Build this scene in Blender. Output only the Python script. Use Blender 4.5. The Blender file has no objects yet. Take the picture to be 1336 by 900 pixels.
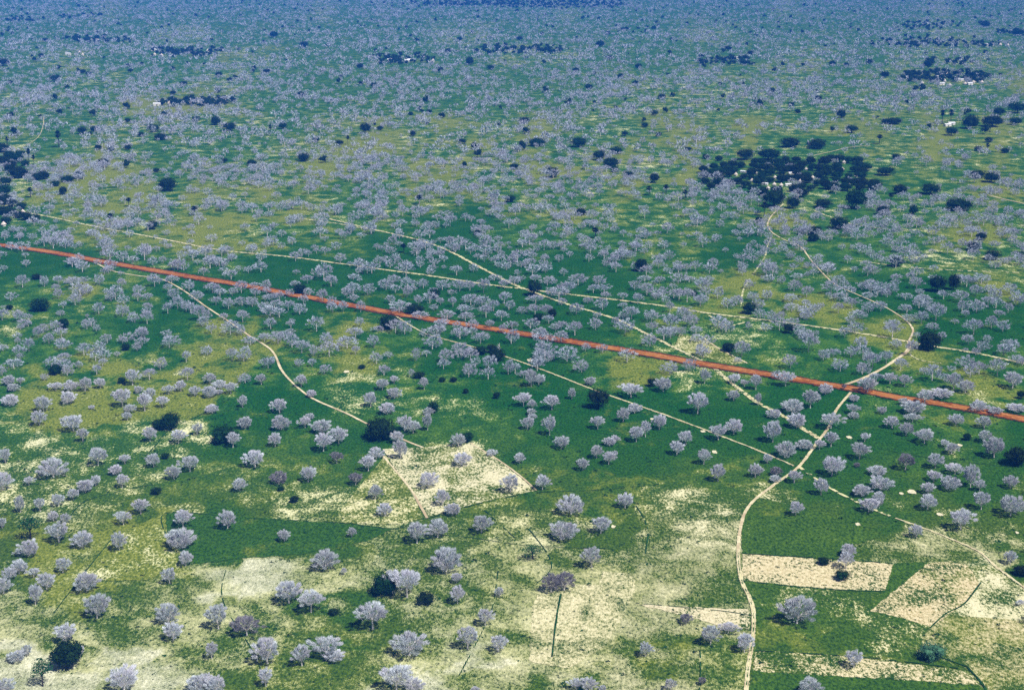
import bpy, math, random
import numpy as np
HAZE_COL = (.03, .23, 1.0); HAZE_D = 0.000072; EXPO = 0.22
from mathutils import Vector
C = bpy.context.scene.collection
S = bpy.context.scene
PI = math.pi
# ------------------------------------------------------------------ camera
W0, H0 = 1336.0, 900.0
FPX = 1855.0; YH = -75.0; CAM_H = 334.0
TH = math.atan((450 - YH) / FPX)
cam = bpy.data.cameras.new('camera'); co = bpy.data.objects.new('camera', cam); C.objects.link(co)
cam.sensor_fit = 'HORIZONTAL'; cam.sensor_width = 36.0; cam.lens = 36.0 * FPX / W0
cam.clip_start = 1.0; cam.clip_end = 90000.0
co.location = (0, 0, CAM_H); co.rotation_euler = (PI / 2 - TH, 0, 0)
S.camera = co
ST, CT = math.sin(TH), math.cos(TH)
def at(px, py):
    u = (px - W0 / 2) / FPX; v = (py - H0 / 2) / FPX
    dz = -ST - v * CT; dy = CT - v * ST
    t = CAM_H / -dz
    return (u * t, dy * t)
def pxm(py):                                    # pixels per metre on the ground at a row
    return (py - YH) * CT / CAM_H
def to_px(X, Y):
    d = Y * CT + CAM_H * ST
    return (W0 / 2 + FPX * X / d, H0 / 2 + FPX * (CAM_H * CT - Y * ST) / d)

# ------------------------------------------------------------------ materials
def new_mat(name):
    m = bpy.data.materials.new(name); m.use_nodes = True
    nt = m.node_tree; b = nt.nodes['Principled BSDF']
    b.inputs['Specular IOR Level'].default_value = 0.1
    b.inputs['Roughness'].default_value = 0.9
    return m, nt, b
def N(nt, t, **k):
    n = nt.nodes.new(t)
    for a, v in k.items(): setattr(n, a, v)
    return n
def setv(n, **k):
    for a, v in k.items(): n.inputs[a].default_value = v
def math_(nt, op, a, b=None, clamp=False):
    n = N(nt, 'ShaderNodeMath', operation=op, use_clamp=clamp)
    for i, x in enumerate((a, b)):
        if x is None: continue
        if isinstance(x, (int, float)): n.inputs[i].default_value = x
        else: nt.links.new(x, n.inputs[i])
    return n.outputs[0]
def mix(nt, f, a, b):
    n = N(nt, 'ShaderNodeMix', data_type='RGBA')
    for s, x in ((n.inputs[0], f), (n.inputs[6], a), (n.inputs[7], b)):
        if isinstance(x, (int, float)): s.default_value = x
        elif isinstance(x, tuple): s.default_value = (*x, 1)
        else: nt.links.new(x, s)
    return n.outputs[2]
def noise(nt, vec, scale, detail=3, rough=0.55, dist=0.0):
    n = N(nt, 'ShaderNodeTexNoise'); setv(n, Scale=scale, Detail=detail, Roughness=rough, Distortion=dist)
    nt.links.new(vec, n.inputs['Vector']); return n.outputs['Fac']
def mapping(nt, vec, rot=0, sc=(1, 1, 1)):
    m = N(nt, 'ShaderNodeMapping'); m.inputs['Rotation'].default_value = (0, 0, rot); m.inputs['Scale'].default_value = sc
    nt.links.new(vec, m.inputs['Vector']); return m.outputs[0]
def smooth(nt, v, lo, hi, a=0.0, b=1.0):
    n = N(nt, 'ShaderNodeMapRange', interpolation_type='SMOOTHSTEP')
    n.inputs[3].default_value = a; n.inputs[4].default_value = b
    for i, x in ((0, v), (1, lo), (2, hi)):
        if isinstance(x, (int, float)): n.inputs[i].default_value = x
        else: nt.links.new(x, n.inputs[i])
    return n.outputs[0]
def attr(nt, name):
    return N(nt, 'ShaderNodeAttribute', attribute_name=name).outputs['Fac']

def ground_material():
    m, nt, b = new_mat('savanna_ground')
    P = N(nt, 'ShaderNodeNewGeometry').outputs['Position']
    sand, yel, deep, peach, rows, warm = (attr(nt, k) for k in ('sand', 'yellow', 'deep', 'peach', 'rows', 'warm'))
    big = noise(nt, P, 0.012, 4, 0.6, 0.6)
    wp = N(nt, 'ShaderNodeVectorMath', operation='ADD'); nt.links.new(P, wp.inputs[0])
    nz = N(nt, 'ShaderNodeTexNoise'); setv(nz, Scale=.02, Detail=2); nt.links.new(P, nz.inputs['Vector'])
    sc_ = N(nt, 'ShaderNodeVectorMath', operation='SCALE'); nt.links.new(nz.outputs['Color'], sc_.inputs[0]); sc_.inputs['Scale'].default_value = 26.0
    nt.links.new(sc_.outputs[0], wp.inputs[1])
    plots = N(nt, 'ShaderNodeTexVoronoi', distance='CHEBYCHEV'); setv(plots, Scale=.0125); nt.links.new(mapping(nt, wp.outputs[0], .35, (1, .8, 0)), plots.inputs['Vector'])
    ps = N(nt, 'ShaderNodeSeparateColor'); nt.links.new(plots.outputs['Color'], ps.inputs[0])
    p1 = math_(nt, 'SUBTRACT', ps.outputs[0], .5); p2 = math_(nt, 'SUBTRACT', ps.outputs[1], .5)
    mid = noise(nt, mapping(nt, P, 0.1, (1, .8, 1)), 0.05, 6, 0.68, 0.4)
    fin = noise(nt, mapping(nt, P, 0.25, (1, .6, 1)), 0.62, 5, 0.74)
    tin = noise(nt, P, 1.3, 2, 0.6)
    # green base
    g = mix(nt, smooth(nt, fin, .35, .68), (.004, .050, .006), (.022, .125, .012))
    g = mix(nt, smooth(nt, mid, .38, .68), g, mix(nt, smooth(nt, fin, .38, .6), (.03, .10, .010), (.12, .25, .022)))
    g = mix(nt, deep, g, mix(nt, smooth(nt, fin, .4, .62), (.0012, .040, .003), (.008, .105, .006)))
    g = mix(nt, math_(nt, 'MULTIPLY', warm, math_(nt, 'SUBTRACT', 1.0, math_(nt, 'MULTIPLY', deep, .6))), g, mix(nt, smooth(nt, fin, .35, .66), (.012, .045, .003), (.092, .160, .012)))
    ycol = mix(nt, smooth(nt, fin, .34, .66), (.045, .095, .005), (.27, .30, .045))
    yn = math_(nt, 'ADD', math_(nt, 'MULTIPLY', yel, 1.0), math_(nt, 'MULTIPLY', math_(nt, 'SUBTRACT', mid, .5), 2.6))
    yn = math_(nt, 'ADD', yn, math_(nt, 'MULTIPLY', p1, .55)); deep = math_(nt, 'ADD', deep, math_(nt, 'MULTIPLY', p2, .7), True)
    col = mix(nt, smooth(nt, yn, .3, 1.05), g, ycol)
    # bare sand showing through in ragged patches
    comb = math_(nt, 'ADD', math_(nt, 'MULTIPLY', fin, .52), math_(nt, 'MULTIPLY', mid, .48))
    comb = math_(nt, 'ADD', comb, math_(nt, 'MULTIPLY', math_(nt, 'SUBTRACT', big, .5), .30))
    comb = math_(nt, 'ADD', comb, math_(nt, 'MULTIPLY', math_(nt, 'SUBTRACT', tin, .5), .36))
    rowtex = N(nt, 'ShaderNodeTexWave'); setv(rowtex, Scale=.55, Distortion=1.2, Detail=2)
    nt.links.new(mapping(nt, P, .08), rowtex.inputs['Vector'])
    comb = math_(nt, 'ADD', comb, math_(nt, 'MULTIPLY', math_(nt, 'MULTIPLY', math_(nt, 'SUBTRACT', rowtex.outputs['Fac'], .5), rows), .22))
    thr = math_(nt, 'SUBTRACT', .735, math_(nt, 'MULTIPLY', sand, .42))
    sf = smooth(nt, math_(nt, 'SUBTRACT', comb, thr), -.02, .035)
    scol = mix(nt, smooth(nt, mid, .35, .65), (.56, .58, .22), (.86, .83, .50))
    scol = mix(nt, smooth(nt, sand, .42, .75), scol, mix(nt, smooth(nt, tin, .4, .6), (.70, .68, .48), (.95, .93, .80)))
    scol = mix(nt, peach, scol, mix(nt, smooth(nt, fin, .38, .6), (.44, .35, .17), (.78, .66, .42)))
    scol = mix(nt, smooth(nt, tin, .5, .62), scol, mix(nt, .4, scol, (.30, .34, .10)))
    col = mix(nt, sf, col, scol)
    # scattered dark weeds
    v = N(nt, 'ShaderNodeTexVoronoi'); setv(v, Scale=.16, Randomness=1.0); nt.links.new(P, v.inputs['Vector'])
    weed = smooth(nt, math_(nt, 'ADD', v.outputs['Distance'], math_(nt, 'MULTIPLY', tin, .25)), .20, .30, 1.0, 0.0)
    col = mix(nt, math_(nt, 'MULTIPLY', weed, .75), col, (.006, .035, .008))
    nt.links.new(col, b.inputs['Base Color'])
    bp = N(nt, 'ShaderNodeBump'); setv(bp, Strength=.55, Distance=1.0)
    nt.links.new(math_(nt, 'ADD', fin, math_(nt, 'MULTIPLY', tin, .5)), bp.inputs['Height']); nt.links.new(bp.outputs[0], b.inputs['Normal'])
    return m
M_GROUND = ground_material()

def two_tone(name, c1, c2, scale, rough=.9, c3=None, objrand=0.0, lo=.38, hi=.62, sheen=0):
    m, nt, b = new_mat(name)
    P = N(nt, 'ShaderNodeNewGeometry').outputs['Position']
    n1 = noise(nt, P, scale, 4, .65)
    col = mix(nt, smooth(nt, n1, lo, hi), c1, c2)
    if c3:
        col = mix(nt, smooth(nt, noise(nt, P, scale * .13, 2), .4, .65), col, c3)
    if objrand:
        r = N(nt, 'ShaderNodeObjectInfo').outputs['Random']
        h = N(nt, 'ShaderNodeHueSaturation'); nt.links.new(col, h.inputs['Color'])
        nt.links.new(math_(nt, 'ADD', math_(nt, 'MULTIPLY', r, objrand), 1 - objrand * .5), h.inputs['Value'])
        nt.links.new(math_(nt, 'ADD', math_(nt, 'MULTIPLY', r, .05), .475), h.inputs['Hue'])
        col = h.outputs[0]
    nt.links.new(col, b.inputs['Base Color']); b.inputs['Roughness'].default_value = rough
    return m
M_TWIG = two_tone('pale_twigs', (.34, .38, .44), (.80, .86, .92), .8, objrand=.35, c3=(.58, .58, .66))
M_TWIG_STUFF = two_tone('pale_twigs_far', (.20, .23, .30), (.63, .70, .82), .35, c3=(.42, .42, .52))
M_TWIG_BROWN = two_tone('dull_brown_twigs', (.16, .15, .18), (.33, .32, .38), .8)
M_BARK = two_tone('pale_bark', (.42, .38, .38), (.72, .68, .66), 1.5)
M_DARKBARK = two_tone('dark_bark', (.02, .018, .02), (.06, .05, .045), 1.5)
M_LEAF = two_tone('dark_evergreen_leaves', (.002, .009, .002), (.016, .048, .007), 1.2, objrand=.5)
M_LEAF2 = two_tone('fresh_green_leaves', (.006, .045, .010), (.03, .13, .03), .9)
M_PALEGREEN = two_tone('blue_green_leaves', (.025, .09, .045), (.09, .21, .12), .9)
M_SHRUB = two_tone('low_weeds', (.004, .030, .007), (.02, .09, .018), .3)
M_TRACK = two_tone('packed_sand_track', (.50, .42, .25), (.76, .68, .45), .35, c3=(.46, .36, .22))
M_FAINT = two_tone('faint_sand_path', (.03, .10, .02), (.66, .62, .34), .25, lo=.44, hi=.53)
M_RED = two_tone('red_laterite', (.19, .050, .005), (.31, .088, .010), .3, c3=(.38, .15, .035))
M_RUT = two_tone('pale_worn_laterite', (.32, .11, .016), (.52, .24, .08), .3)
M_REDV = two_tone('red_brown_verge', (.02, .03, .010), (.17, .04, .016), .3)
M_WALL = two_tone('limewashed_wall', (.70, .64, .58), (.88, .86, .80), .8)
M_THATCH = two_tone('weathered_thatch', (.50, .42, .36), (.74, .66, .60), .9)
M_TIN = two_tone('pale_sheet_roof', (.62, .62, .66), (.82, .82, .84), .5, rough=.5)

# ------------------------------------------------------------------ helpers
def mesh_obj(name, verts, faces, mats, parent=None, fmat=None, smooth_=False):
    me = bpy.data.meshes.new(name)
    verts = np.asarray(verts, dtype=np.float32); nv = len(verts)
    if isinstance(faces, np.ndarray):
        k = faces.shape[1]; nf = len(faces)
        me.vertices.add(nv); me.vertices.foreach_set('co', verts.ravel())
        me.loops.add(nf * k); me.loops.foreach_set('vertex_index', faces.astype(np.int32).ravel())
        me.polygons.add(nf); me.polygons.foreach_set('loop_start', np.arange(0, nf * k, k, dtype=np.int32))
        me.polygons.foreach_set('loop_total', np.full(nf, k, dtype=np.int32))
    else:
        me.from_pydata([tuple(map(float, v)) for v in verts], [], faces)
    for m in (mats if isinstance(mats, (list, tuple)) else [mats]): me.materials.append(m)
    if fmat is not None: me.polygons.foreach_set('material_index', np.asarray(fmat, dtype=np.int32))
    me.update(calc_edges=True)
    if not smooth_: me.polygons.foreach_set('use_smooth', [False] * len(me.polygons))
    o = bpy.data.objects.new(name, me); C.objects.link(o)
    if parent: o.parent = parent
    return o
def set_attr(me, name, arr):
    a = me.attributes.new(name, 'FLOAT', 'POINT'); a.data.foreach_set('value', np.asarray(arr, dtype=np.float32))

# smooth value noise for warping
_rg = np.random.RandomState(3)
_G = _rg.rand(64, 64)
def vnoise(x, y):
    x = np.asarray(x, float); y = np.asarray(y, float)
    xi = np.floor(x).astype(int); yi = np.floor(y).astype(int); fx = x - xi; fy = y - yi
    fx = fx * fx * (3 - 2 * fx); fy = fy * fy * (3 - 2 * fy)
    g = lambda a, b: _G[a % 64, b % 64]
    return (g(xi, yi) * (1 - fx) + g(xi + 1, yi) * fx) * (1 - fy) + (g(xi, yi + 1) * (1 - fx) + g(xi + 1, yi + 1) * fx) * fy

# ------------------------------------------------------------------ ground
TONE = """
gggkggggggkgggggggkggggggkggggkggg
gggggkkgggggggkkggggggkkggggggkkgg
gkkggggkkgggggggkkkggggggkkggkkkkg
ggkkggkkkgggggggggggkkkkkkkgkkkkmy
kkggyyykgggggggggggkkkkmkmkmmkkkgg
kggkkkkkkgkkykykkykkkyykykkyykykyk
kgkykgkgkkkyykkykykyykykykkgkkykyk
kkyykgkgkkykkyykkyykkkyggkggkgkgyk
kyykykykykkggkkykkgkykkggkkkggmkyg
kgkykkyykykgkgddgkykkkkggykkgkkykg
dgyyyyyyygggddddgggggggddgggggyyym
dddgggggddddddddddddgggddggggmmmmm
ggyggddddddddddddddddggyyggddddgym
mggggddddddddddddddddgyyyyyydddddd
mgggddgygdgygggdddddggmmmgggyydddd
ggygggyyyggyggdddddgymmggmgggyydgg
gygyyyyygggmgggddddmyymmgggddggyyg
gyyyyyymdddmmmmmddddddddddddgggmgg
myyymmsdddgddggggddddddddddddggggd
msmmmsddggdddmssgdddddddddddddggdd
smmmmggmmggggmssmggddggggdddmgdddd
msmmgggmmmmmsmssmdgggmssssdddmgddm
msmgymddgmmmmmmgmmmdgmssssggddmggg
yymyyydddddgggggmmmgmmsssmgggmssmg
gyymyyswwsmmgmmmmsmmmssmmggggmmmsd
gyymgmmwwssggmmgmmsmmsmgmggggggssm
mmygmmmmmgddgmmssmssssggssgggmsssm
mgmgggmggmgdgmssmmsssmmgsgggggmsmm
wwmwwsmmggggmmmwmgmsmymggggggggggs
wwwswwsgggggmwwmmmgssssgggggggggss
""".split()
TV = {'d': (.07, .02, .85), 'g': (.25, .24, .15), 'y': (.25, .92, 0), 'm': (.40, .30, .0), 's': (.51, .28, 0), 'w': (.63, .2, 0), 'k': (.35, .46, .0)}
T = np.array([[TV[c] for c in r] for r in TONE])      # 30 x 34 x 3
def tone(px, py):
    px = np.asarray(px, float); py = np.asarray(py, float)
    k = np.clip((py + 75) / 500, .1, 2)
    px = px + 46 * k * (vnoise(px / 37, py / 17) - .5) + 22 * k * (vnoise(px / 13 + 9, py / 6 + 5) - .5)
    py = py + 26 * k * (vnoise(px / 41 + 20, py / 15 + 7) - .5) + 10 * k * (vnoise(px / 12 + 3, py / 7 + 8) - .5)
    gx = np.clip(px / 40 - .5, 0, 32.999); gy = np.clip(py / 30 - .5, 0, 28.999)
    xi = gx.astype(int); yi = gy.astype(int); fx = (gx - xi)[..., None]; fy = (gy - yi)[..., None]
    fx = np.clip((fx - .5) * 1.7 + .5, 0, 1); fy = np.clip((fy - .5) * 1.7 + .5, 0, 1)
    return (T[yi, xi] * (1 - fx) + T[yi, xi + 1] * fx) * (1 - fy) + (T[yi + 1, xi] * (1 - fx) + T[yi + 1, xi + 1] * fx) * fy
def build_ground():
    ys = [-66.0, -58, -50, -40, -30, -20, -10] + list(np.arange(0, 980, 5.0))
    cols = np.concatenate([np.arange(-460, 0, 20.0), np.arange(0, 1337, 6.0), np.arange(1340, 1800, 20.0)])
    rows = []
    V = []; PX = []; PY = []
    nx = len(cols) + 2
    for y in ys:
        _, Y = at(668, y); sc = (at(668 + 100, y)[0]) / 100
        V.append([(-60000, Y, 0)] + [((c - 668) * sc, Y, 0) for c in cols] + [(60000, Y, 0)])
        PX.append([cols[0]] + list(cols) + [cols[-1]]); PY.append([y] * nx)
    sc = at(768, ys[-1])[0] / 100
    for Y in (380.0, 0.0, -1000.0, -20000.0):
        V.append([(-60000, Y, 0)] + [((c - 668) * sc, Y, 0) for c in cols] + [(60000, Y, 0)])
        PX.append([cols[0]] + list(cols) + [cols[-1]]); PY.append([890] * nx)
    V = np.array(V).reshape(-1, 3); PX = np.array(PX).ravel(); PY = np.array(PY).ravel()
    ny = len(V) // nx
    i, j = np.meshgrid(np.arange(ny - 1), np.arange(nx - 1), indexing='ij'); a = (i * nx + j).ravel()
    F = np.stack([a + nx, a + nx + 1, a + 1, a], 1)
    o = mesh_obj('ground', V, F, M_GROUND)
    t = tone(PX, PY)
    set_attr(o.data, 'sand', t[:, 0]); set_attr(o.data, 'yellow', t[:, 1]); set_attr(o.data, 'deep', t[:, 2])
    pe = np.clip((PX - 560) / 250, 0, 1) * np.clip((PY - 560) / 60, 0, 1)
    set_attr(o.data, 'peach', pe * .3); set_attr(o.data, 'rows', np.clip((PY - 640) / 100, 0, 1)); set_attr(o.data, 'warm', np.clip((PY - 520) / 170, 0, 1))
    o['kind'] = 'structure'
build_ground()

_lift = [0.05]
def field(name, pts, sand, yel, deep, peach, rows=0.0, mat=M_GROUND, jit=.5):
    P = []
    rnd = random.Random(int(pts[0][0] * 7 + pts[0][1]))
    n = len(pts)
    for i in range(n):
        a = at(*pts[i]); b = at(*pts[(i + 1) % n]); L = math.hypot(a[0] - b[0], a[1] - b[1]); k = max(1, int(L / 2.2))
        for s in range(k):
            t = s / k; P.append((a[0] + (b[0] - a[0]) * t + rnd.uniform(-jit, jit), a[1] + (b[1] - a[1]) * t + rnd.uniform(-jit, jit) * 1.6, _lift[0]))
    _lift[0] += .012
    o = mesh_obj(name, P, [list(range(len(P)))], mat)
    if o.data.polygons[0].normal.z < 0: o.data.flip_normals()
    for k, v in (('sand', sand), ('yellow', yel), ('deep', deep), ('peach', peach), ('rows', rows), ('warm', .75)): set_attr(o.data, k, [v] * len(P))
    o['kind'] = 'structure'
    return o
FIELDS = [
 ('field', [(1263,736),(1284,726),(1306,742),(1328,760),(1345,766),(1345,810),(1290,806),(1236,802),(1264,782),(1279,762)], .56,.6,0,.35,0),
 ('field', [(1236,802),(1290,806),(1345,810),(1345,905),(1296,905),(1262,868),(1228,850),(1203,846),(1202,832),(1216,818)], .42,.8,0,.9,.6),
 ('field', [(1133,797),(1212,734),(1242,731),(1263,737),(1279,762),(1264,782),(1216,818),(1180,808),(1154,800)], .63,.75,0,1.0,0),
 ('field', [(968,723),(1088,730),(1165,736),(1155,771),(1098,769),(1037,764),(968,757)], .64,.5,0,.9,0),
 ('field', [(1166,735),(1211,733),(1135,797),(1122,790),(1155,771)], .08,.05,.35,0,0),
 ('field', [(968,757),(1037,764),(1098,769),(1155,771),(1133,797),(1154,800),(1216,818),(1202,832),(1203,846),(1250,872),(1122,857),(1010,848),(985,842),(984,805),(972,772)], .35,.5,.1,.5,0),
 ('field', [(985,850),(1010,849),(1122,858),(1250,873),(1266,880),(1277,893),(1155,886),(982,875)], .60,.5,0,.85,0),
 ('field', [(982,875),(1155,886),(1277,893),(1292,906),(976,906)], .10,.1,.45,0,0),
 ('field', [(829,788),(900,792),(977,795),(980,822),(938,816),(900,804)], .66,.4,0,.7,0),
 ('field', [(913,838),(979,842),(974,905),(913,905)], .36,.6,0,.2,1.0),
 ('field', [(706,762),(782,763),(787,746),(830,748),(827,775),(812,805),(790,842),(740,872),(690,862),(695,792)], .54,.4,0,.5,.6),
 ('field', [(217,669),(300,672),(380,679),(450,683),(512,690),(480,706),(400,722),(300,730),(256,736),(238,722),(217,700)], .12,.05,.75,0,0),
 ('field', [(150,697),(183,684),(214,669),(222,712),(238,738),(190,757),(140,757),(110,748)], .40,.95,0,0,0),
 ('field', [(500,586),(548,584),(614,578),(650,600),(700,640),(630,654),(557,675),(534,640)], .60,.6,0,.45,0),
 ('field', [(503,594),(534,640),(553,676),(520,684),(433,682),(460,646)], .46,.7,0,.3,0),
 ('field', [(920,443),(934,452),(952,462),(973,473),(958,476),(900,462),(880,452),(886,436)], .46,.7,0,.4,0),
 ('field', [(968,664),(985,648),(1015,655),(1070,668),(1130,690),(1150,700),(1110,712),(1088,729),(968,722)], .15,.25,.25,0,0),
]
for f in FIELDS: field(*f)
for x, y, w in [(1190,642,14),(1226,671,11),(1327,695,7),(1119,684,9),(932,590,11),(917,563,8),(800,687,9),(694,470,15),(1252,581,9),(452,485,10),(1176,644,8),(850,547,7),(1108,571,10),(1345,700,8),(575,466,6)]:
    k = pxm(y); r = w * .36 / k
    c = at(x, y); rnd = random.Random(x)
    pts = []
    for a in range(14):
        q = r * (1 + rnd.uniform(-.25, .25)); pts.append(to_px(c[0] + q * math.cos(a * 2 * PI / 14), c[1] + 1.5 * q * math.sin(a * 2 * PI / 14)))
    field('bare_patch', pts, 1.0, .3, 0, .5, jit=.1)

def catmull(P, step):
    out = []
    for i in range(len(P) - 1):
        p0 = P[max(i - 1, 0)]; p1 = P[i]; p2 = P[i + 1]; p3 = P[min(i + 2, len(P) - 1)]
        L = math.hypot(p2[0] - p1[0], p2[1] - p1[1]); k = max(2, int(L / step))
        for s in range(k):
            t = s / k
            out.append(tuple(.5 * ((2 * p1[d]) + (-p0[d] + p2[d]) * t + (2 * p0[d] - 5 * p1[d] + 4 * p2[d] - p3[d]) * t * t + (-p0[d] + 3 * p1[d] - 3 * p2[d] + p3[d]) * t ** 3) for d in (0, 1)))
    out.append(P[-1]); return out
PATHS = []
def path(name, pts, width, mat, z, jit=.12, off=0.0, step=4.0, keep=1.0):
    P = catmull([at(*p) for p in pts], step); PATHS.append((np.array(P), width))
    rnd = random.Random(int(pts[0][0] + pts[0][1] * 3 + off * 10))
    V = []; F = []
    w1 = w2 = 0
    for i, p in enumerate(P):
        a = P[max(i - 1, 0)]; b = P[min(i + 1, len(P) - 1)]
        tx, ty = b[0] - a[0], b[1] - a[1]; L = math.hypot(tx, ty) or 1; nx, ny = -ty / L, tx / L
        w1 = .6 * w1 + .4 * rnd.uniform(-1, 1); w2 = .6 * w2 + .4 * rnd.uniform(-1, 1)
        l = width / 2 * (1 + jit * 2 * w1); r = width / 2 * (1 + jit * 2 * w2)
        V += [(p[0] + nx * (off + l), p[1] + ny * (off + l), z), (p[0] + nx * (off - r), p[1] + ny * (off - r), z)]
        if i and rnd.random() < keep: F.append((2 * i - 2, 2 * i - 1, 2 * i + 1, 2 * i))
    o = mesh_obj(name, V, F, mat); o['kind'] = 'structure'
    if len(F) and o.data.polygons[0].normal.z < 0: o.data.flip_normals()
    return o
ROAD = [(-160,300),(-60,311),(0,320),(60,328),(130,341),(200,353),(253,362),(320,373),(379,384),(450,397),(534,412),(590,421),(640,429),(720,442),(801,455),(850,463),(911,474),(990,487),(1068,500),(1120,509),(1172,519),(1230,528),(1288,538),(1345,549),(1480,575)]
path('road', ROAD, 16, M_REDV, .40, .2, step=5)
path('road', ROAD, 10.5, M_RED, .46, .11, step=5)
path('wheel_rut', ROAD, 1.5, M_RUT, .50, .3, 2.2, 5, .85); path('wheel_rut', ROAD, 1.5, M_RUT, .50, .3, -1.8, 5, .85); path('wheel_rut', ROAD, 1.1, M_RUT, .50, .3, 4.2, 5, .5)
T1 = [(20,275),(64,283),(130,297),(185,307),(242,318),(290,327),(374,335),(450,345),(500,352),(560,360),(640,372),(690,378),(740,384),(801,391),(877,401),(925,409),(1000,418),(1068,427),(1116,434),(1180,445),(1224,453),(1268,460),(1335,474),(1460,500)]
path('track', T1, 4.2, M_FAINT, .32, .2); path('track', T1[3:], 1.35, M_TRACK, .36, .32, 1.2, keep=.93)
T2 = [(430,286),(480,298),(541,312),(575,323),(595,332),(628,350),(672,372),(703,384),(743,398),(802,416),(842,435),(881,454),(913,470),(931,480),(957,502),(989,526),(1017,540),(1039,554),(1068,572)]
path('track', T2, 3.8, M_FAINT, .325, .2); path('track', T2, 1.15, M_TRACK, .365, .32, keep=.9)
T3 = [(515,412),(550,433),(577,442),(618,453),(658,465),(706,482),(770,507),(801,518),(855,537),(869,542),(941,569),(997,591),(1036,608)]
path('footpath', T3, 1.9, M_FAINT, .33, .25); path('footpath', T3, .9, M_TRACK, .37, .3)
T4 = [(118,340),(130,346),(148,354),(180,360),(209,364),(236,377),(267,399),(293,416),(325,438),(354,457),(367,482),(381,499),(400,515),(416,524),(453,540),(479,553),(534,577),(552,584)]
path('track', T4, 1.9, M_TRACK, .34, .18)
T5 = [(1110,512),(1092,534),(1082,556),(1066,578),(1041,610),(1009,633),(979,658),(967,684),(963,720),(967,756),(977,778),(983,800),(982,832),(977,866),(973,905),(970,960)]
path('track', T5, 2.2, M_FAINT, .345, .15); path('track', T5, .55, M_TRACK, .38, .3, .6); path('track', T5, .55, M_TRACK, .38, .3, -.6)
path('track', T5[:9], 1.5, M_TRACK, .375, .15)
T6 = [(1022,266),(1004,286),(1004,300),(1021,312),(1044,322),(1061,343),(1088,370),(1122,386),(1155,401),(1179,416),(1191,430),(1186,445)]
path('track', T6, 1.6, M_TRACK, .35, .32, keep=.95)
path('track', [(1186,445),(1184,458),(1165,472),(1148,483),(1125,494),(1100,503)], 3.2, M_TRACK, .352, .2)
path('footpath', [(1007,306),(1001,322),(997,337),(984,356),(971,376),(966,400)], 1.8, M_FAINT, .331, .3, keep=.8)
T7 = [(1041,608),(1062,623),(1080,635),(1118,655),(1168,676),(1208,690),(1245,705),(1278,720),(1298,738),(1326,759),(1360,785)]
path('footpath', T7, 2.0, M_FAINT, .335, .3, keep=.85); path('footpath', T7[4:], 1.0, M_TRACK, .372, .3)
path('footpath', [(27,194),(49,180),(56,165),(57,153)], 1.1, M_TRACK, .333, .2)
path('footpath', [(1060,274),(1085,284),(1110,292),(1160,300)], 2.6, M_FAINT, .333, .2)
path('footpath', [(1062,203),(1085,198),(1106,193),(1135,190)], 2, M_TRACK, .333, .2)
path('footpath', [(1290,255),(1310,260),(1345,268)], 3, M_TRACK, .333, .2)
path('footpath', [(918,441),(940,456),(975,474)], 1.4, M_TRACK, .334, .2)
path('footpath', [(925,412),(950,425),(975,420),(1000,417)], 2.0, M_FAINT, .334, .2)
path('footpath', [(557,676),(548,660),(534,636),(500,595)], 1.6, M_TRACK, .334, .3)
path('footpath', [(614,578),(650,600),(680,622),(700,640)], 1.2, M_TRACK, .334, .3)
path('footpath', [(1228,474),(1200,470),(1186,462)], 1.6, M_FAINT, .334, .3)
path('footpath', [(480,300),(440,292),(380,284)], 3, M_FAINT, .3335, .3)
path('footpath', [(1115,340),(1160,346),(1230,352),(1336,356)], 3, M_FAINT, .3335, .3, keep=.7)
for pts, wd_ in [([(217,700),(218,669),(320,676),(440,682),(512,690),(536,683)], .7), ([(557,677),(630,656),(700,643),(770,640),(860,632)], .7), ([(811,636),(830,660),(845,690),(842,722)], .6), ([(626,660),(650,682),(672,702)], .6),
                 ([(913,838),(914,868),(913,900)], .6), ([(968,722),(1088,729),(1165,735)], .7), ([(968,758),(1037,765),(1098,770),(1155,772)], .8), ([(1203,848),(1235,860),(1262,870)], .7), ([(984,804),(940,797),(830,787)], .6), ([(985,849),(1122,857),(1250,872)], .6),
                 ([(184,600),(200,585),(222,560),(262,541),(300,520)], .8), ([(89,678),(110,655),(160,640),(200,632)], .6), ([(690,690),(720,735),(700,762)], .5), ([(1100,575),(1160,588),(1230,600),(1330,610)], .6), ([(460,690),(600,700),(690,712),(800,716)], .5), ([(150,698),(110,748),(70,800)], .6), ([(300,730),(290,780),(330,850),(350,900)], .5), ([(600,880),(640,800),(650,745)], .5)]:
    path('field_margin', pts, wd_, M_SHRUB, .405, .4, step=3, keep=.8)
# thin green hedge strips between plots
path('field_margin', [(732,775),(727,800),(723,830),(720,857)], 1.0, M_SHRUB, .41, .3)
path('field_margin', [(1280,760),(1258,788),(1235,800),(1214,819)], .9, M_SHRUB, .41, .3)
path('field_margin', [(1262,870),(1280,890),(1290,905)], .9, M_SHRUB, .41, .3)

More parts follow.
